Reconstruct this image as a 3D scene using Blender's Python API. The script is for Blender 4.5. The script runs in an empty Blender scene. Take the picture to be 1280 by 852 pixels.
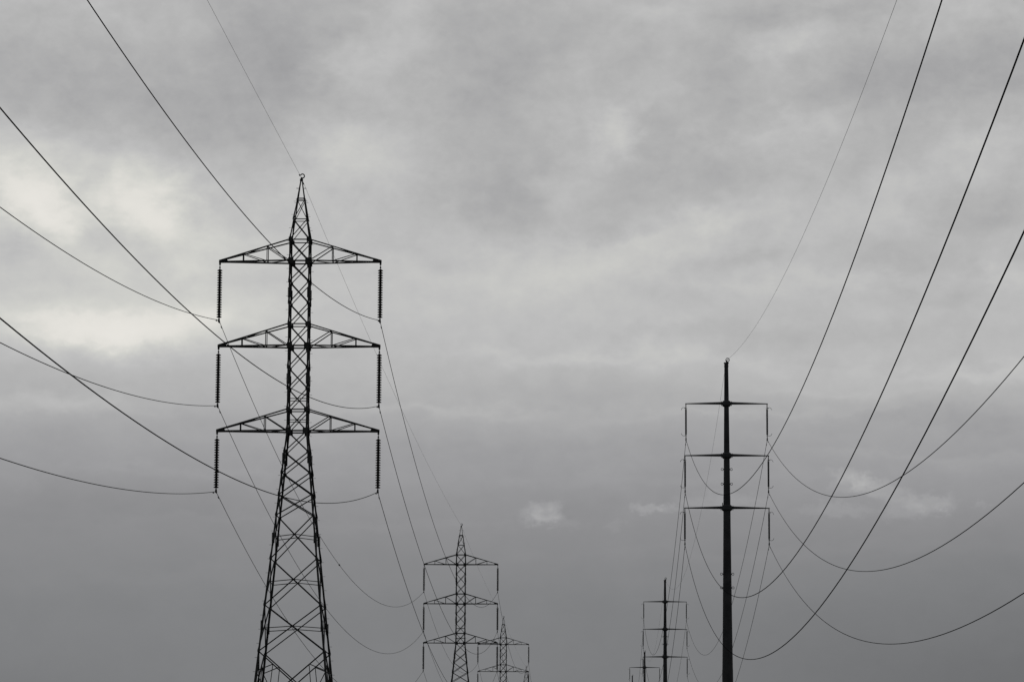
import bpy, bmesh, math, random
from mathutils import Vector, Matrix
random.seed(7)
C = bpy.context.scene
COL = C.collection
R = math.radians
EYE = 1.6

# ------------------------------------------------------------------ camera
F_PX = 4062.4
fw = Vector((-0.026406, 0.988960, 0.145800)).normalized()
pi_, ya_, ro_ = 0.146335, -0.026663, 0.005311
fw = Vector((math.sin(ya_)*math.cos(pi_), math.cos(ya_)*math.cos(pi_), math.sin(pi_)))
rt = Vector((math.cos(ya_), -math.sin(ya_), 0)); up = rt.cross(fw)
rr = rt*math.cos(ro_) + up*math.sin(ro_); uu = -rt*math.sin(ro_) + up*math.cos(ro_)
cd = bpy.data.cameras.new("camera"); cam = bpy.data.objects.new("camera", cd); COL.objects.link(cam)
m3 = Matrix((rr, uu, -fw)).transposed()
cam.matrix_world = Matrix.Translation((0, 0, EYE)) @ m3.to_4x4()
cd.sensor_width = 36; cd.lens = F_PX/1280*36; cd.clip_start = 0.2; cd.clip_end = 20000
C.camera = cam
C.view_settings.view_transform = 'Standard'; C.view_settings.look = 'None'
C.view_settings.exposure = 0; C.view_settings.gamma = 1

# ------------------------------------------------------------------ sky: overcast, procedural, laid out in azimuth / elevation
w = bpy.data.worlds.new("World"); C.world = w; w.use_nodes = True
nt = w.node_tree; nt.nodes.clear(); N = nt.nodes; L = nt.links
def val(x):
    return x
def mth(op, a, b=None, c=None, clamp=False):
    n = N.new('ShaderNodeMath'); n.operation = op; n.use_clamp = clamp
    for i, v in enumerate((a, b, c)):
        if v is None: continue
        if isinstance(v, (int, float)): n.inputs[i].default_value = v
        else: L.new(v, n.inputs[i])
    return n.outputs[0]
tc = N.new('ShaderNodeTexCoord')
sep = N.new('ShaderNodeSeparateXYZ'); L.new(tc.outputs['Generated'], sep.inputs[0])
DX, DY, DZ = sep.outputs
def noise(scale, detail=5, rough=0.55, zs=2.4, off=(0, 0, 0), dist=0.0):
    mp = N.new('ShaderNodeMapping'); mp.inputs['Scale'].default_value = (scale, scale, scale*zs)
    mp.inputs['Location'].default_value = off
    L.new(tc.outputs['Generated'], mp.inputs[0])
    n = N.new('ShaderNodeTexNoise'); n.inputs['Scale'].default_value = 1
    n.inputs['Detail'].default_value = detail; n.inputs['Roughness'].default_value = rough
    n.inputs['Distortion'].default_value = dist
    L.new(mp.outputs[0], n.inputs['Vector'])
    return n
wn = noise(22, 4, 0.55, 2.0, (3, 1, 7)); ws = N.new('ShaderNodeSeparateColor'); L.new(wn.outputs['Color'], ws.inputs[0])
wn2 = noise(95, 4, 0.6, 1.7, (1, 9, 2)); ws2 = N.new('ShaderNodeSeparateColor'); L.new(wn2.outputs['Color'], ws2.inputs[0])
az0 = mth('MULTIPLY', mth('ARCTAN2', DX, DY), 180/math.pi)
el0 = mth('MULTIPLY', mth('ARCSINE', DZ), 180/math.pi)
def warp(base, a, b, k1, k2):
    return mth('ADD', base, mth('ADD', mth('MULTIPLY', mth('SUBTRACT', a, 0.5), k1), mth('MULTIPLY', mth('SUBTRACT', b, 0.5), k2)))
az = warp(az0, ws.outputs[0], ws2.outputs[0], 1.5, 1.1)
el = warp(el0, ws.outputs[1], ws2.outputs[1], 0.9, 0.55)
wn3 = noise(260, 4, 0.6, 1.3, (2, 6, 3)); ws3 = N.new('ShaderNodeSeparateColor'); L.new(wn3.outputs['Color'], ws3.inputs[0])
azs = warp(az0, ws3.outputs[0], ws2.outputs[0], 0.55, 0.3)      # little warp: small crisp clouds
els = warp(el0, ws3.outputs[1], ws2.outputs[1], 0.42, 0.1)
DEG = 1/70.6
def sky_dir(x, y):    # degrees of a sky feature seen in the photo
    d = fw*F_PX + rr*(x-640) - uu*(y-426)
    return math.degrees(math.atan2(d.x, d.y)), math.degrees(math.atan2(d.z, math.hypot(d.x, d.y)))
# (x, y, half width, half height, tilt in degrees (rising to the right is positive), display levels)
BLOBS = [
 (70, 250, 170, 50, -10, 20), (36, 246, 56, 34, -30, 27), (70, 278, 40, 18, -30, 14), (182, 236, 46, 32, -35, 25), (215, 262, 34, 24, -20, 10), (60, 180, 60, 14, -20, 8), (132, 290, 28, 18, 20, -12), (112, 226, 12, 26, -30, -8),
 (255, 300, 70, 24, -10, 12), (120, 400, 150, 30, 4, 22), (112, 414, 70, 14, -6, 20), (165, 398, 50, 14, 4, 12), (60, 345, 130, 30, 0, 8), (15, 312, 30, 12, 0, -9), (215, 405, 90, 22, 8, 12), (135, 330, 30, 12, -20, 5), (225, 335, 24, 9, 0, 8), (70, 508, 95, 12, 2, 15),
 (120, 112, 150, 40, -6, -8), (270, 140, 60, 36, -20, -6), (355, 45, 75, 60, 10, -12), (30, 12, 90, 26, 0, 7),
 (430, 165, 70, 60, 25, 10), (460, 75, 60, 22, 10, 10), (495, 12, 50, 22, 0, 10), (350, 128, 40, 40, 0, -7), (365, 78, 26, 30, 0, -5),
 (420, 210, 60, 30, 0, 10), (575, 30, 80, 60, 0, -4), (620, 110, 70, 50, -20, -8), (560, 205, 50, 22, 0, 8), (580, 120, 40, 20, 30, 4),
 (630, 240, 66, 38, -30, -15), (700, 120, 40, 60, 20, 4), (778, 160, 26, 26, 40, 14), (760, 182, 22, 14, 60, 5), (850, 15, 50, 20, -10, 8),
 (905, 75, 34, 34, 40, -7), (1005, 40, 34, 22, 40, 8), (965, 62, 50, 16, 8, 8), (1045, 8, 46, 10, 0, -9), (945, 22, 60, 12, 0, -8),
 (870, 165, 70, 34, 10, -8), (900, 215, 60, 16, 0, -5), (1000, 165, 60, 20, 20, 6), (1000, 150, 50, 7, 22, 5), (1200, 8, 50, 22, 0, 12),
 (1150, 95, 75, 28, 6, -12), (1260, 85, 40, 40, 0, -8), (1060, 120, 50, 70, 0, -4), (1240, 180, 50, 24, 25, 8), (1165, 110, 34, 16, 0, -4),
 (1000, 290, 60, 40, 15, 3), (1130, 240, 60, 30, 20, 7), (1245, 262, 60, 20, 0, -9), (890, 230, 90, 26, 8, -6), (700, 240, 26, 16, 30, 5),
 (850, 285, 120, 20, 12, 8), (740, 325, 120, 24, 10, 8), (890, 268, 40, 10, 0, 8), (940, 325, 60, 10, 4, -9), (780, 290, 60, 6, 10, 4),
 (1130, 335, 80, 24, 0, -8), (600, 330, 120, 26, 0, 6), (520, 385, 130, 30, 4, 4), (1070, 348, 70, 9, -4, 9), (950, 362, 70, 6, -3, 5),
 (560, 330, 50, 12, -8, -6), (480, 330, 60, 22, 0, 3), (1255, 345, 34, 10, 0, 9), (1170, 372, 60, 10, 0, -5), (830, 400, 60, 12, 5, 4),
 (850, 454, 180, 10, -3, 8), (690, 448, 90, 7, -3, 5), (1230, 470, 110, 10, 2, 11), (1050, 488, 120, 6, -3, 6), (560, 516, 130, 6, 1, 7), (930, 520, 160, 5, 2, 6),
 (1180, 522, 160, 12, 0, -8), (1000, 415, 170, 12, 0, -6), (700, 490, 150, 14, 0, -3), (260, 520, 140, 12, 0, -4), (330, 560, 300, 16, 0, -2),
 (60, 620, 260, 30, 0, -4), (300, 610, 200, 24, 0, -2), (880, 560, 400, 14, 0, -3), (1330, 860, 300, 90, 0, -13), (-40, 900, 160, 60, 0, -5),
 (200, 585, 220, 5, 1, 3), (430, 650, 240, 6, 0, 3), (1180, 570, 160, 5, -2, 4), (760, 600, 200, 6, 0, 3), (1000, 690, 260, 7, 1, 2.5), (250, 720, 260, 9, 0, 2)]
SMALL = [
 (681, 641, 20, 12, 0, 20), (668, 646, 20, 8, 0, 7), (704, 652, 26, 8, -10, 6), (812, 634, 22, 6, 0, 17), (840, 636, 16, 5, 0, 8), (905, 626, 44, 10, 0, 11),
 (770, 655, 10, 6, 30, 5), (1068, 598, 24, 9, -14, 16), (1055, 608, 18, 8, 0, 9), (1100, 612, 34, 10, -14, 14), (1165, 630, 26, 10, 0, 15), (1130, 636, 22, 12, 0, 13),
 (1048, 636, 40, 8, 0, 9), (1185, 634, 14, 6, 0, 7), (1225, 631, 10, 3, 0, 8)]
def blob(A, E_, b, hard=False):
    x, y, sx, sy, tilt, amp = b
    a0, e0 = sky_dir(x, y)
    sx *= DEG; sy *= DEG; t = R(tilt)
    da = mth('SUBTRACT', A, a0); de = mth('SUBTRACT', E_, e0)
    p = mth('MULTIPLY_ADD', da, math.cos(t)/sx, mth('MULTIPLY', de, math.sin(t)/sx))
    q = mth('MULTIPLY_ADD', de, math.cos(t)/sy, mth('MULTIPLY', da, -math.sin(t)/sy))
    r2 = mth('MULTIPLY_ADD', p, p, mth('MULTIPLY', q, q))
    g = mth('EXPONENT', mth('MULTIPLY', mth('MULTIPLY', r2, r2) if hard else r2, -0.6))
    return mth('MULTIPLY', g, amp)
tot = None
for b in BLOBS:
    g = blob(az, el, b); tot = g if tot is None else mth('ADD', tot, g)
sm = None
for b in SMALL:
    g = blob(azs, els, b, True); sm = g if sm is None else mth('ADD', sm, g)
n3 = noise(230, 4, 0.6, 1.6, (4, 4, 1))
sm = mth('MULTIPLY', sm, mth('MULTIPLY_ADD', n3.outputs[0], 0.9, 0.32, clamp=False))
tot = mth('ADD', tot, sm)
# mean brightness of the cloud sheet by elevation (display levels), dark towards the horizon
PROF = [(0, 181), (100, 178), (200, 181), (300, 184), (400, 187), (440, 184), (480, 177), (520, 168), (560, 159), (600, 150),
        (650, 139), (700, 131), (760, 124), (852, 120)]
rampn = N.new('ShaderNodeValToRGB'); rampn.color_ramp.interpolation = 'B_SPLINE'
el_w = mth('ADD', el0, mth('MULTIPLY', mth('SUBTRACT', ws.outputs[2], 0.5), 0.8))
L.new(mth('MULTIPLY_ADD', el_w, 1/40, 5/40, clamp=True), rampn.inputs[0])
stops = [(-5, 112), (0, 119)] + [(sky_dir(640, y)[1], v) for y, v in reversed(PROF)] + [(22, 168), (35, 140)]
rampn.color_ramp.interpolation = 'LINEAR'; cr = rampn.color_ramp
while len(cr.elements) > 1: cr.elements.remove(cr.elements[-1])
for i, (e, v) in enumerate(stops):
    pos = (e+5)/40
    el_ = cr.elements[0] if i == 0 else cr.elements.new(pos)
    el_.position = pos; el_.color = (v/255, v/255, v/255, 1)
prof = mth('MULTIPLY', rampn.outputs[0], 255)
# cloud texture, fading out of the smooth dark bank near the horizon
fade = mth('MULTIPLY_ADD', el0, 1/7.5, -4.6/7.5, clamp=True)
nC = noise(150, 5, 0.6, 1.2, (5, 5, 9), 0.3); nA = noise(16, 6, 0.6, 2.6, (0, 5, 3), 0.4); nB = noise(52, 6, 0.62, 1.35, (8, 2, 2), 0.2)
tex = mth('ADD', mth('MULTIPLY', mth('SUBTRACT', nA.outputs[0], 0.5), 16), mth('MULTIPLY', mth('SUBTRACT', nB.outputs[0], 0.5), 22))
tex = mth('ADD', tex, mth('MULTIPLY', mth('SUBTRACT', nC.outputs[0], 0.5), 16))
nD = noise(34, 5, 0.58, 1.5, (7, 3, 4), 0.0)
bil = mth('ABSOLUTE', mth('SUBTRACT', nD.outputs[0], 0.5))
tex = mth('ADD', tex, mth('MULTIPLY_ADD', bil, -32, 1.2))
tex = mth('MULTIPLY', tex, mth('MULTIPLY_ADD', fade, 0.82, 0.18))
V = mth('ADD', mth('ADD', prof, tot), tex)
# the sky behind the camera is a heavier, darker overcast
back = mth('MULTIPLY_ADD', DY, -0.5, 0.5, clamp=True)
V = mth('SUBTRACT', V, mth('MULTIPLY', back, 45))
pal = N.new('ShaderNodeValToRGB'); L.new(mth('MULTIPLY_ADD', V, 1/255, 0), pal.inputs[0])
def lin(c): c /= 255; return c/12.92 if c <= .04045 else ((c+.055)/1.055)**2.4
P = [(60, (60, 60, 62)), (90, (90, 90, 92)), (110, (110, 111, 113)), (124, (124, 125, 127)), (138, (138, 138, 140)), (152, (152, 152, 154)), (166, (166, 166, 167)),
     (177, (177, 177, 177)), (187, (187, 187, 187)), (196, (196, 196, 194)), (208, (208, 208, 203)), (222, (223, 221, 215)), (245, (232, 229, 223))]
cr = pal.color_ramp
while len(cr.elements) > 1: cr.elements.remove(cr.elements[-1])
for i, (v, c) in enumerate(P):
    e_ = cr.elements[0] if i == 0 else cr.elements.new(v/255)
    e_.position = v/255; e_.color = (lin(c[0]), lin(c[1]), lin(c[2]), 1)
SUN_AZ, SUN_EL = sky_dir(110, 245)
sky = N.new('ShaderNodeTexSky'); sky.sky_type = 'NISHITA'; sky.sun_disc = False
sky.sun_elevation = R(SUN_EL); sky.sun_rotation = R(SUN_AZ)
bw = N.new('ShaderNodeRGBToBW'); L.new(sky.outputs[0], bw.inputs[0])
bg1 = N.new('ShaderNodeBackground'); L.new(bw.outputs[0], bg1.inputs[0]); bg1.inputs[1].default_value = 0.05
bg2 = N.new('ShaderNodeBackground'); L.new(pal.outputs[0], bg2.inputs[0]); bg2.inputs[1].default_value = 1.0
mx = N.new('ShaderNodeMixShader'); mx.inputs[0].default_value = 0.99       # nearly full cloud cover
L.new(bg1.outputs[0], mx.inputs[1]); L.new(bg2.outputs[0], mx.inputs[2])
out = N.new('ShaderNodeOutputWorld'); L.new(mx.outputs[0], out.inputs[0])

# the veiled sun behind the bright patch of cloud, ahead and to the left
sd = bpy.data.lights.new("sun", 'SUN'); sd.energy = 0.5; sd.angle = R(14); sd.color = (1, 0.98, 0.95)
so = bpy.data.objects.new("sun", sd); COL.objects.link(so)
sv = Vector((math.sin(R(SUN_AZ))*math.cos(R(SUN_EL)), math.cos(R(SUN_AZ))*math.cos(R(SUN_EL)), math.sin(R(SUN_EL))))
so.rotation_euler = sv.to_track_quat('Z', 'Y').to_euler(); so.location = (-20, 30, 60)

# ------------------------------------------------------------------ materials
def mat(name, c0, c1, scale=6.0, rough=0.6, metal=0.0, bump=0.0, spec=0.3):
    m = bpy.data.materials.new(name); m.use_nodes = True; t = m.node_tree; b = t.nodes['Principled BSDF']
    co = t.nodes.new('ShaderNodeTexCoord'); n = t.nodes.new('ShaderNodeTexNoise')
    n.inputs['Scale'].default_value = scale; n.inputs['Detail'].default_value = 6
    t.links.new(co.outputs['Object'], n.inputs['Vector'])
    r = t.nodes.new('ShaderNodeValToRGB'); r.color_ramp.elements[0].position = .35; r.color_ramp.elements[1].position = .65
    r.color_ramp.elements[0].color = (*c0, 1); r.color_ramp.elements[1].color = (*c1, 1)
    t.links.new(n.outputs[0], r.inputs[0]); t.links.new(r.outputs[0], b.inputs['Base Color'])
    b.inputs['Roughness'].default_value = rough; b.inputs['Metallic'].default_value = metal
    b.inputs['Specular IOR Level'].default_value = spec
    if bump:
        bp = t.nodes.new('ShaderNodeBump'); bp.inputs['Strength'].default_value = bump
        t.links.new(n.outputs[0], bp.inputs['Height']); t.links.new(bp.outputs[0], b.inputs['Normal'])
    return m
STEEL = mat('dark_weathered_steel', (.032, .034, .035), (.062, .064, .064), 3, .75, spec=.15)
POLE = mat('dark_painted_steel', (.034, .036, .039), (.058, .060, .064), 1.5, .7, spec=.15)
PORC = mat('brown_glazed_porcelain', (.020, .018, .017), (.032, .029, .027), 8, .5, spec=.2)
RUB = mat('dark_silicone_rubber', (.025, .026, .028), (.04, .041, .043), 9, .7, spec=.15)
WIRE = mat('blackened_aluminium_strand', (.010, .010, .011), (.018, .018, .019), 5, 1.0, spec=0)
CONC = mat('weathered_concrete', (.22, .22, .21), (.34, .34, .33), 4, .9, bump=.3)
GRASS = mat('field_grass', (.035, .042, .028), (.09, .095, .07), .35, .95, bump=.6)

# ------------------------------------------------------------------ helpers
def tag(o, label=None, cat=None, group=None, kind=None):
    if label: o['label'] = label
    if cat: o['category'] = cat
    if group: o['group'] = group
    if kind: o['kind'] = kind
    return o
def link(name, bm, m, parent=None, smooth=False):
    me = bpy.data.meshes.new(name); bmesh.ops.recalc_face_normals(bm, faces=bm.faces); bm.to_mesh(me); bm.free()
    me.materials.append(m)
    if smooth:
        for p in me.polygons: p.use_smooth = True
    o = bpy.data.objects.new(name, me); COL.objects.link(o)
    if parent: o.parent = parent
    return o
def empty(name, loc, label, cat, group=None):
    o = bpy.data.objects.new(name, None); COL.objects.link(o); o.location = loc; o.empty_display_size = .5
    return tag(o, label, cat, group)
def basis(d, ref=None):
    d = d.normalized()
    ref = ref or (Vector((0, 0, 1)) if abs(d.z) < .95 else Vector((0, 1, 0)))
    s = d.cross(ref)
    if s.length < 1e-4: s = d.cross(Vector((1, 0, 0)))
    s.normalize(); return d, s, s.cross(d).normalized()
def loft(bm, rings, close=False, caps=True):
    n = len(rings[0]); vs = [[bm.verts.new(p) for p in r] for r in rings]
    rng = range(len(vs) if close else len(vs)-1)
    for i in rng:
        a, b = vs[i], vs[(i+1) % len(vs)]
        for j in range(n): bm.faces.new((a[j], a[(j+1) % n], b[(j+1) % n], b[j]))
    if caps and not close: bm.faces.new(vs[0][::-1]); bm.faces.new(vs[-1])
def tube(bm, pts, rad, n=6, caps=True, close=False):
    pts = [Vector(p) for p in pts]; rings = []
    rads = rad if isinstance(rad, (list, tuple)) else [rad]*len(pts); K = len(pts)
    for i, p in enumerate(pts):
        if close: d = pts[(i+1) % K]-pts[i-1]
        else: d = pts[min(i+1, K-1)]-pts[max(i-1, 0)]
        d, s, u = basis(d)
        rings.append([p + (s*math.cos(2*math.pi*k/n)+u*math.sin(2*math.pi*k/n))*rads[i] for k in range(n)])
    loft(bm, rings, close, caps)
def angle(bm, p, q, a, t=None, ref=None, flip=1):
    """rolled steel angle (L section) from p to q, heel on the line p-q"""
    p = Vector(p); q = Vector(q); t = t or a*.14
    d, s, u = basis(q-p, ref); s = s*flip
    sec = [(0, 0), (a, 0), (a, t), (t, t), (t, a), (0, a)]
    c = a*.35
    loft(bm, [[e + s*(x-c) + u*(y-c) for x, y in sec] for e in (p, q)])
def box(bm, c, sz, M=None):
    c = Vector(c); hx, hy, hz = sz[0]/2, sz[1]/2, sz[2]/2
    r = [[Vector((x, y, z)) for x, y in ((-hx, -hy), (hx, -hy), (hx, hy), (-hx, hy))] for z in (-hz, hz)]
    loft(bm, [[c + ((M @ v) if M else v) for v in rr_] for rr_ in r])
def lathe(bm, prof, n=12, c=(0, 0, 0)):
    c = Vector(c)
    loft(bm, [[c+Vector((r*math.cos(2*math.pi*(k+.5)/n), r*math.sin(2*math.pi*(k+.5)/n), z)) for k in range(n)] for z, r in prof])
def cp(o, parent=None):
    c = o.copy(); COL.objects.link(c); c.parent = parent
    return c
def copy_tree(o, parent=None):
    c = cp(o, parent)
    for ch in list(o.children): copy_tree(ch, c)
    return c

# ------------------------------------------------------------------ ground
def ground_z(x, y):
    return 6.0*math.exp(-(((x-10.6)/120)**2+((y-985)/75)**2))
bm = bmesh.new()
xs = [-6000, -3000, -1500, -800, -400, -250, -180, -120, -90, -60, -40, -20, 0, 10.6, 20, 40, 60, 90, 120, 180, 250, 400, 800, 1500, 3000, 6000]
ys = [-3000, -1000, -300, -50, 0, 100, 185, 265, 410, 509, 597, 700, 728, 760, 790, 820, 850, 880, 910, 940, 960, 985, 1010, 1040, 1080, 1130, 1200, 1400, 2000, 3500, 6000, 9000]
g = [[bm.verts.new((x, y, ground_z(x, y))) for x in xs] for y in ys]
for i in range(len(ys)-1):
    for j in range(len(xs)-1): bm.faces.new((g[i][j], g[i][j+1], g[i+1][j+1], g[i+1][j]))
tag(link('ground', bm, GRASS), kind='structure')

# ------------------------------------------------------------------ lattice tower
LX = -17.214; LY = [-15.15, 185.0, 409.49, 597.06, 790.41, 985.0]
LH = [4.654, 4.645, 4.641]; LZ = [30.061, 25.099, 20.136]; LZT = 38.416
ARMZ = [(33.47, 34.71), (28.53, 29.79), (23.61, 24.84)]     # bottom chord, top chord at the body
def bw_(z):                                                  # body width at height z
    if z >= 34.71: return max(.10, 1.15 - (z-34.71)*(1.05/3.54))
    if z >= 23.61: return 1.14
    return 1.14 + .2036*(23.61-z)
BODY = [34.71, 33.47, 32.29, 31.03, 29.79, 28.53, 27.28, 26.07, 24.84, 23.61, 22.39, 21.17, 19.92, 18.73, 16.23, 13.59, 10.97]
LEGZ = [0.25, 10.97, 23.61, 34.71, 38.25]
SG = [(-1, -1), (1, -1), (1, 1), (-1, 1)]
def corner(s, z): h = bw_(z)/2; return Vector((s[0]*h, s[1]*h, z))
def make_tower():
    root = empty('lattice_tower', (0, 0, 0), '', '')
    for i, s in enumerate(SG):
        bm = bmesh.new()
        # L section, heel outward
        def lsec(z, a):
            c = corner(s, z); t = a*.16
            sec = [(0, 0), (-a, 0), (-a, -t), (-t, -t), (-t, -a), (0, -a)]
            return [c + Vector((s[0]*(x+a*.3), s[1]*(y+a*.3), 0)) for x, y in sec]
        loft(bm, [lsec(.25, .13), lsec(10.9, .115), lsec(16, .11), lsec(16.01, .10), lsec(23.61, .095), lsec(34.71, .085), lsec(34.72, .07), lsec(38.25, .055)])
        # gusset plates bolted on the two faces of the leg
        for z in BODY + [35.94, 37.12]:
            big = any(abs(z-a) < .01 for a, _ in ARMZ); mid = any(abs(z-b) < .01 for _, b in ARMZ)
            sz = .31 if big else .23 if mid else .16 if 20 < z < 34 else .13 if z < 20 else .08
            c = corner(s, z)
            box(bm, c + Vector((-s[0]*sz*.25, s[1]*.055, 0)), (sz, .014, sz*1.1))
            box(bm, c + Vector((s[0]*.055, -s[1]*sz*.25, 0)), (.014, sz, sz*1.1))
        # splice plates
        for z in (12.4, 17.4, 22.0, 26.6, 31.6):
            c = corner(s, z)
            box(bm, c + Vector((-s[0]*.03, s[1]*.062, 0)), (.13, .016, .6)); box(bm, c + Vector((s[0]*.062, -s[1]*.03, 0)), (.016, .13, .6))
        z = 3.0; k = 0
        while z < 37.8:
            if i in (0, 2) or z > 23:
                c = corner(s, z)
                d = Vector((s[0], 0, 0)) if k % 2 else Vector((0, s[1], 0))
                if i in (1, 3) and k % 2 == 0: z += .4; k += 1; continue
                tube(bm, [c, c+d*.17], .0095, 5)
            z += .4; k += 1
        link('leg', bm, STEEL, root)
        bm = bmesh.new(); lathe(bm, [(-.5, .45), (.05, .45), (.2, .28), (.3, .26)], 12, corner(s, 0)); link('footing', bm, CONC, root)
    # bracing of each of the four faces
    for i in range(4):
        a, b = SG[i], SG[(i+1) % 4]; bm = bmesh.new()
        nrm = Vector((a[0]+b[0], a[1]+b[1], 0))/2
        def X(z0, z1, sz):
            o = nrm*.03
            angle(bm, corner(a, z0)+o, corner(b, z1)+o, sz, ref=nrm); angle(bm, corner(b, z0)-o, corner(a, z1)-o, sz, ref=nrm, flip=-1)
            w0, w1 = bw_(z0), bw_(z1); t = w0/(w0+w1); return z0+(z1-z0)*t
        def H(z, sz): angle(bm, corner(a, z), corner(b, z), sz, ref=nrm)
        # peak
        X(37.12, 35.94, .04); X(35.94, 34.75, .045)
        for z in (37.12, 35.94): H(z, .05)
        H(37.2, .04)
        lv = BODY
        for j in range(len(lv)-1):
            sz = .055 if lv[j] > 23 else .062
            xz = X(lv[j], lv[j+1], sz)
            if j in (7, 8): H(xz, .045)
            if lv[j] < 19:                                   # tall lower panels: strut through the crossing
                zl = (lv[j]+lv[j+1])/2 - .02; mid = (corner(a, xz)+corner(b, xz))/2
                for s_ in (a, b): angle(bm, corner(s_, zl), mid, .045, ref=nrm)
        for z0, z1 in ARMZ: H(z0, .085); H(z1, .065)
        # portal panels above the footings
        def P(s_, z): return corner(s_, z)
        xz = X(10.97, 7.4, .07)
        ctr = (P(a, xz)+P(b, xz))/2
        for s_, o_ in ((a, b), (b, a)):
            p0 = P(s_, 10.97); q = p0.lerp(ctr, .45)
            lg = P(s_, 9.85); angle(bm, lg, q, .05, ref=nrm)
            p1 = P(s_, 7.4).lerp(ctr, .45); angle(bm, q, p1, .045, ref=nrm)
            angle(bm, lg, p1, .05, ref=nrm)
            m0 = (P(a, 7.4)+P(b, 7.4))/2
            angle(bm, P(s_, .6), m0, .075, ref=nrm)
            for t in (.35, .68):
                q = P(s_, .6).lerp(m0, t); angle(bm, P(s_, .6+6.8*t), q, .05, ref=nrm)
                angle(bm, P(s_, .6+6.8*min(1, t+.3)), q, .045, ref=nrm)
        H(7.4, .07)
        link('bracing', bm, STEEL, root)
    # six crossarms
    for k, (zb, zt) in enumerate(ARMZ):
        tipx = LH[k]+.04
        for s in (-1, 1):
            bm = bmesh.new(); zt_tip = zb+.06
            hb = bw_(zb)/2
            B = {}; T = {}
            for f in (-1, 1):
                rootb = Vector((s*hb, f*hb, zb)); tipb = Vector((s*tipx, f*.05, zb))
                roott = Vector((s*hb, f*hb, zt)); tipt = Vector((s*tipx, f*.05, zt_tip))
                angle(bm, rootb, tipb, .085, ref=Vector((0, 0, 1))); angle(bm, roott, tipt, .07, ref=Vector((0, 0, 1)))
                fr = [(3.29-hb)/(tipx-hb), (1.89-hb)/(tipx-hb)]
                B[f] = [rootb.lerp(tipb, t) for t in fr]+[rootb]; T[f] = [roott.lerp(tipt, t) for t in fr]+[roott]
                angle(bm, B[f][0], T[f][0], .045); angle(bm, B[f][1], T[f][1], .045)
                angle(bm, T[f][0], B[f][1], .045); angle(bm, T[f][1], B[f][2], .052)
                tp = rootb.lerp(tipb, .94)
                # pointed plate at the tip
                p_ = roott.lerp(tipt, .90)
                vs = [tipb+Vector((s*.02, 0, -.05)), tipb+Vector((-s*.55, f*.03, -.04)), p_+Vector((0, f*.004, .05)), tipt+Vector((s*.02, 0, .05))]
                o = Vector((0, f*.012, 0)); loft(bm, [[v-o for v in vs], [v+o for v in vs]])
            # plan bracing between front and back chords
            for A_ in (B, T):
                angle(bm, A_[-1][0], A_[1][0], .04); angle(bm, A_[-1][1], A_[1][1], .045)
                angle(bm, A_[-1][1], A_[1][0], .035)
            angle(bm, B[-1][2], B[1][1], .04)
            # hanger lug
            box(bm, (s*LH[k], 0, zb-.07), (.10, .13, .20))
            link('crossarm', bm, STEEL, root)
    # earth wire hook at the peak
    bm = bmesh.new(); box(bm, (0, 0, 38.29), (.17, .17, .14))
    pts = [(.02, 0, 38.30)] + [(.07-.115*math.cos(R(a)), 0, 38.53+.115*math.sin(R(a))) for a in range(-70, 215, 18)][::-1]
    pts = [Vector((.05+.12*math.cos(R(a)), 0, 38.53+.12*math.sin(R(a)))) for a in range(160, -130, -20)]
    pts += [Vector((0, 0, 38.36))]
    tube(bm, pts, .036, 6)
    box(bm, (0, 0, 38.41), (.07, .22, .08))
    link('wire_hook', bm, STEEL, root)
    return root

# ------------------------------------------------------------------ cap-and-pin insulator string
NDISC = 20; PITCH = .143
def disc_bm(bm, z):
    lathe(bm, [(z+.055, .05), (z+.045, .068), (z+.012, .078), (z-.002, .11), (z-.018, .148), (z-.052, .150), (z-.06, .13), (z-.06, .075), (z-.088, .06)], 14)
def clamp_bm(bm, z):
    tube(bm, [(0, 0, z+.28), (0, 0, z+.02)], .022, 6)
    box(bm, (0, 0, z+.10), (.09, .18, .12))
    tube(bm, [(0, -.24, z-.035), (0, -.1, z+.01), (0, .1, z+.01), (0, .24, z-.035)], [.03, .065, .065, .03], 8)
def make_string(sep):
    root = empty('insulator_string', (0, 0, 0), '', '')
    bm = bmesh.new(); tube(bm, [(0, 0, -.06), (0, 0, -.34)], .018, 6); box(bm, (0, 0, -.13), (.03, .10, .14)); box(bm, (0, 0, -.25), (.09, .03, .10))
    link('hanger', bm, STEEL, root)
    if sep:
        first = None
        for i in range(NDISC):
            if first is None:
                bm = bmesh.new(); disc_bm(bm, 0); first = link('disc', bm, PORC, root); d = first
            else: d = cp(first, root)
            d.location = (0, 0, -.40-i*PITCH)
    else:
        bm = bmesh.new()
        for i in range(NDISC): disc_bm(bm, -.40-i*PITCH)
        link('disc_stack', bm, PORC, root)
    bm = bmesh.new(); clamp_bm(bm, -3.42); link('wire_clamp', bm, STEEL, root)
    return root

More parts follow.
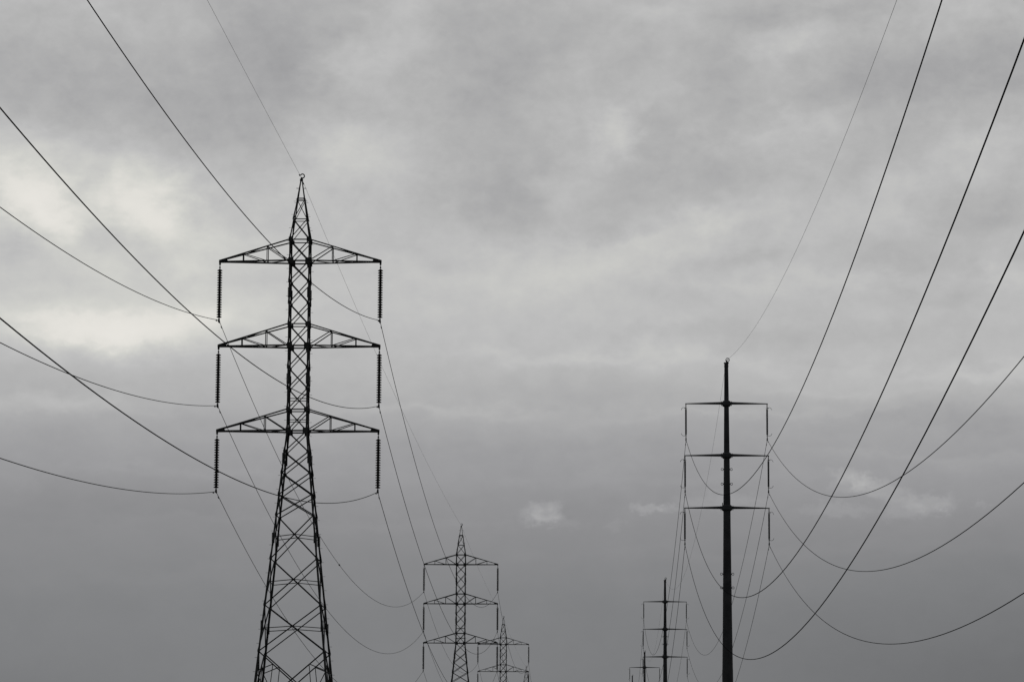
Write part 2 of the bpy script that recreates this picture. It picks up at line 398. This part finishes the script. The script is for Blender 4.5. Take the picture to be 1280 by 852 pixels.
# ------------------------------------------------------------------ tubular pole
RX = 10.567; RY = [-16.08, 265.0, 508.65, 728.26, 985.0]
RH = [3.325, 3.406, 3.432]; RZ = [32.526, 28.207, 23.914]; RZT = 39.088
RARM = [35.49, 31.21, 26.91]
def prad(z):
    t = [(38.9, .165), (35.5, .205), (31.2, .247), (30, .262), (26.9, .295), (19.3, .373), (12.77, .455), (0, .60)]
    for (z1, r1), (z0, r0) in zip(t, t[1:]):
        if z >= z0: return r0+(r1-r0)*(z-z0)/(z1-z0)
    return .6
def make_pole():
    root = empty('steel_pole', (0, 0, 0), '', '')
    bm = bmesh.new()
    prof = []
    for z0, z1, e in ((0.1, 13.8, 0.0), (13.8, 27.9, -.004), (27.9, 38.85, -.008)):      # slip joints leave a small step
        n = 6
        for i in range(n+1):
            z = z0+(z1-z0)*i/n; prof.append((z+(.002 if i == 0 else 0), prad(z)+(.010 if i == n and z1 < 38 else 0)+e*.3))
    lathe(bm, prof, 12); link('shaft', bm, POLE, root)
    bm = bmesh.new(); lathe(bm, [(-.4, .95), (.08, .95), (.12, .9), (.16, .9)], 16); link('footing', bm, CONC, root)
    bm = bmesh.new(); lathe(bm, [(38.54, .175), (38.55, .195), (38.60, .195), (38.61, .175), (38.81, .175), (38.82, .215), (38.90, .215)], 12)
    link('cap_flange', bm, POLE, root)
    bm = bmesh.new()
    pts = [Vector((.10+.145*math.cos(R(a)), 0, 39.12+.145*math.sin(R(a)))) for a in range(150, -200, -20)]
    tube(bm, pts, .036, 6); box(bm, (0.02, 0, 38.98), (.08, .20, .20)); tube(bm, [(.1, 0, 38.9), (.1, 0, 38.98)], .05, 6)
    tube(bm, [(.07, 0, 39.13), (.12, 0, 39.16), (.12, 0, 39.10)], .02, 5)
    link('wire_hook', bm, STEEL, root)
    for k, z in enumerate(RARM):
        rc = (.39, .425, .475)[k]
        bm = bmesh.new(); lathe(bm, [(z-.24+.02, prad(z)+.03), (z-.24, rc*.70), (z-.13, rc), (z+.13, rc), (z+.24, rc*.74), (z+.26, prad(z)+.03)], 8)
        if k == 2: tube(bm, [(-.36, -.2, z+.2), (-.36, -.2, z+.42)], .035, 6)
        link('arm_collar', bm, POLE, root)
        for s in (-1, 1):
            bm = bmesh.new(); rings = []
            for t in (0, .25, .5, .75, .97, 1.0):
                x = s*(prad(z)*.8+(RH[k]+.06-prad(z)*.8)*t); h = .125-(.085)*t; zz = z+.045*(1-t)
                rings.append([Vector((x, h*math.cos(R(45*j+22.5)), zz+h*math.sin(R(45*j+22.5)))) for j in range(8)])
            loft(bm, rings)
            box(bm, (s*RH[k], 0, z-.05), (.07, .13, .14))
            # plate joining arm to collar
            box(bm, (s*(rc+.02), 0, z+.02), (.05, .34, .34))
            link('crossarm', bm, POLE, root)
    for z in (30.09, 28.89, 21.53, 20.42):
        for s in (-1, 1):
            bm = bmesh.new(); x = s*(prad(z)+.11)
            tube(bm, [(x+.092*math.cos(R(a)), 0, z+.092*math.sin(R(a))) for a in range(0, 360, 30)], .022, 5, close=True)
            box(bm, (s*(prad(z)-.005), 0, z), (.06, .05, .10))
            link('lifting_eye', bm, POLE, root)
    return root
def make_rod(side):
    root = empty('rod_insulator', (0, 0, 0), '', '')
    bm = bmesh.new(); tube(bm, [(0, 0, -.09), (0, 0, -.42)], .035, 6); box(bm, (0, 0, -.24), (.075, .05, .12)); box(bm, (side*.02, 0, -.37), (.26, .03, .035))
    link('hanger', bm, STEEL, root)
    bm = bmesh.new(); prof = [(-2.56, .035)]
    for i in range(30):
        z = -2.52+i*.07; prof += [(z, .056), (z+.016, .090), (z+.034, .090), (z+.048, .056)]
    prof.append((-.42, .035)); lathe(bm, prof, 10); link('insulator_rod', bm, RUB, root)
    for z0, dz in ((-.36, 1), (-2.58, -1)):
        bm = bmesh.new()
        pts = [(side*.02, 0, z0), (side*.10, 0, z0+dz*.05), (side*.2, 0, z0+dz*.06), (side*.30, 0, z0+dz*.02), (side*.365, 0, z0-dz*.07), (side*.385, 0, z0-dz*.15)]
        tube(bm, pts, .016, 5); link('arcing_horn', bm, STEEL, root)
    bm = bmesh.new(); tube(bm, [(0, 0, -2.55), (0, 0, -2.95)], .03, 6); box(bm, (side*.01, 0, -2.62), (.16, .03, .035)); clamp_bm(bm, -2.97); link('wire_clamp', bm, STEEL, root)
    return root

ORD_L = ['nearest and tallest on the left', 'second in the left row', 'third in the left row', 'farthest in the left row']
tower = make_tower()
TL = ['large dark steel lattice tower with three crossarms, nearest one filling the left of the view',
      'mid-sized lattice tower with three crossarms, standing just right of the large nearest tower',
      'small distant lattice tower whose arms overlap the right arms of the mid-sized lattice tower',
      'tiny tip of the farthest lattice tower peeking up beside the small distant one']
ts = []
for i in range(4):
    t = tower if i == 0 else copy_tree(tower)
    t.location = (LX, LY[i+1], ground_z(LX, LY[i+1])); tag(t, TL[i], 'pylon', 'lattice towers of the left power line'); ts.append(t)
pole = make_pole()
PL = ['thick black tubular steel pole with three pairs of slender arms, largest pole on the right',
      'mid-distance black tubular pole with slender arms, just left of the thick nearest pole',
      'small distant tubular pole showing only its top arms, left of the mid-distance pole',
      'bare tip of the farthest pole, lowest and leftmost of the tubular poles']
for i in range(4):
    t = pole if i == 0 else copy_tree(pole)
    t.location = (RX, RY[i+1], ground_z(RX, RY[i+1]) if i == 3 else 0); tag(t, PL[i], 'power pole', 'tubular poles of the right power line')

LEV = ['top', 'middle', 'bottom']; SD = {-1: 'left', 1: 'right'}
TN = ['the largest lattice tower', 'the second lattice tower', 'the third lattice tower', 'the farthest lattice tower']
PN = ['the thickest pole', 'the second pole', 'the third pole', 'the farthest pole']
s_sep = make_string(True); s_mer = make_string(False); used = set()
for i in range(4):
    for k in range(3):
        for s in (-1, 1):
            if i == 3: continue                              # below the frame, hidden
            if i == 2 and k == 2: continue
            src = s_sep if i == 0 else s_mer
            o = src if src.name not in used else copy_tree(src); used.add(src.name)
            o.location = (LX+s*LH[k], LY[i+1], ARMZ[k][0]-.07)
            tag(o, f'{"string of dark ribbed discs" if i == 0 else "thin dark insulator string"} hanging from {LEV[k]} {SD[s]} arm of {TN[i]}', 'insulator',
                'disc insulator strings of the left power line')
rods = {s: make_rod(s) for s in (-1, 1)}
for i in range(3):
    for k in range(3):
        for s in (-1, 1):
            if i == 2 and k > 0: continue
            o = rods[s] if (i == 0 and k == 0) else copy_tree(rods[s])
            o.location = (RX+s*RH[k], RY[i+1], RARM[k]-.01)
            tag(o, f'slim rod insulator {"with curled horns " if i == 0 else ""}hanging from {LEV[k]} {SD[s]} arm of {PN[i]}', 'insulator', 'rod insulators of the right power line')

# ------------------------------------------------------------------ wires
def span(name, A, B, sag, rad, label, group, damp=(True, True), sleeve=None, y_from=None):
    A = Vector(A); B = Vector(B); n = 90
    Ln = (B-A).length
    def P(t): p = A.lerp(B, t); p.z -= 4*sag*t*(1-t); return p
    bm = bmesh.new(); tube(bm, [P(i/n)-A for i in range(n+1)], rad, 6)
    o = link(name, bm, WIRE, None, True); o.location = A
    tag(o, label, 'wire', group)
    k = 1 if rad > .02 else .6
    for e, on in enumerate(damp):
        if not on: continue
        t = 1.25/Ln if e == 0 else 1-1.25/Ln
        p = P(t); d = (P(t+.002)-p).normalized()
        bm = bmesh.new(); c = p-A+Vector((0, 0, -.085*k))
        tube(bm, [c-d*.22*k, c+d*.22*k], .010, 5)
        for s in (-1, 1): tube(bm, [c+d*s*.14*k, c+d*s*.28*k], .055*k, 7)
        box(bm, c+Vector((0, 0, .045*k)), (.03, .05, .11*k))
        link('vibration_damper', bm, STEEL, o)
    if sleeve:
        p = P(sleeve); d = (P(sleeve+.002)-p).normalized(); bm = bmesh.new()
        tube(bm, [p-A-d*.3, p-A-d*.2, p-A+d*.2, p-A+d*.3], [.03, .065, .065, .03], 8); link('joint_sleeve', bm, STEEL, o)
    return o
S0L = {(1, 0): 6.35, (1, 1): 5.85, (1, 2): 5.75, (-1, 0): 6.14, (-1, 1): 5.69, (-1, 2): 4.83}
fitL = {(1, 0): 6.1406, (1, 1): 6.3472, (1, 2): 5.8498, (-1, 0): 5.7499, (-1, 1): 5.6926, (-1, 2): 4.8295}
fitR = {(1, 0): 14.8475, (1, 1): 14.5694, (1, 2): 13.8775, (-1, 0): 14.6993, (-1, 1): 16.0646, (-1, 2): 14.6722}
EXL = {(1, 0): 'out the top edge', (1, 1): 'to upper left edge', (1, 2): 'to mid left edge',
       (-1, 0): 'sweeping to left edge', (-1, 1): 'sweeping to left edge', (-1, 2): 'lowest at left edge'}
EXR = {(1, 0): 'sweeping to right edge', (1, 1): 'sweeping to right edge', (1, 2): 'lowest at right edge',
       (-1, 0): 'steeply to top edge', (-1, 1): 'steeply to right edge', (-1, 2): 'steeply to right edge'}
G = 'wires strung along the two power lines'
def wires(X, Y, H, Z, ZT, fit, ex, x0, hs, dz, eS0, kS, kSe, N_, nm, maxspan):
    for (s, k), sg in fit.items():
        A = (X+s*H[k], Y[1], Z[k]); B = (X+x0+s*H[k]*hs, Y[0], Z[k]+dz)
        word = 'bold black wire' if ((s == 1) == (X < 0)) else 'sagging wire'
        span('conductor', A, B, sg, .0178, f'{word} from {LEV[k]} {SD[s]} arm of {N_[0]} {ex[(s, k)]}', G, (True, False))
    A = (X, Y[1], ZT); B = (X+x0, Y[0], ZT+dz)
    span('ground_wire', A, B, eS0, .0076, f'hair-thin wire from the very top of {N_[0]} up to the top edge', G, (True, False))
    for i in range(1, len(Y)-1):
        dzb = (ground_z(X, Y[i+1]) if Y[i+1] == 985.0 and X > 0 else 0)
        Ln = Y[i+1]-Y[i]
        nxt = N_[i] if i < len(N_) else 'the horizon beyond'
        A = (X, Y[i], ZT); B = (X, Y[i+1], ZT+dzb)
        span('ground_wire', A, B, kSe*Ln*Ln, .0076, f'hair-thin wire linking the top of {N_[i-1]} to {nxt}', G, (i == 1, False))
        if i > maxspan: continue
        for s in (-1, 1):
            for k in range(3):
                if i == maxspan and k > 0: continue
                A = (X+s*H[k], Y[i], Z[k]); B = (X+s*H[k], Y[i+1], Z[k]+dzb)
                span('conductor', A, B, kS*Ln*Ln, .0178, f'{LEV[k]} {SD[s]} sagging wire from {N_[i-1]} to {nxt}'.replace('lattice ', ''), G, (i == 1, i == 1),
                     sleeve=.40 if (X < 0 and i == 1 and s == -1 and k == 0) else None)
wires(LX, LY, LH, LZ, LZT, fitL, EXL, -.1153, .9023, -3.75, .366, 7.431/224.49**2, 1.214/224.49**2, TN, 'l', 3)
wires(RX, RY, RH, RZ, RZT, fitR, EXR, .2572, 1.042, -1.836, 7.39, 10.542/243.65**2, 7.9/243.65**2, PN, 'r', 2)
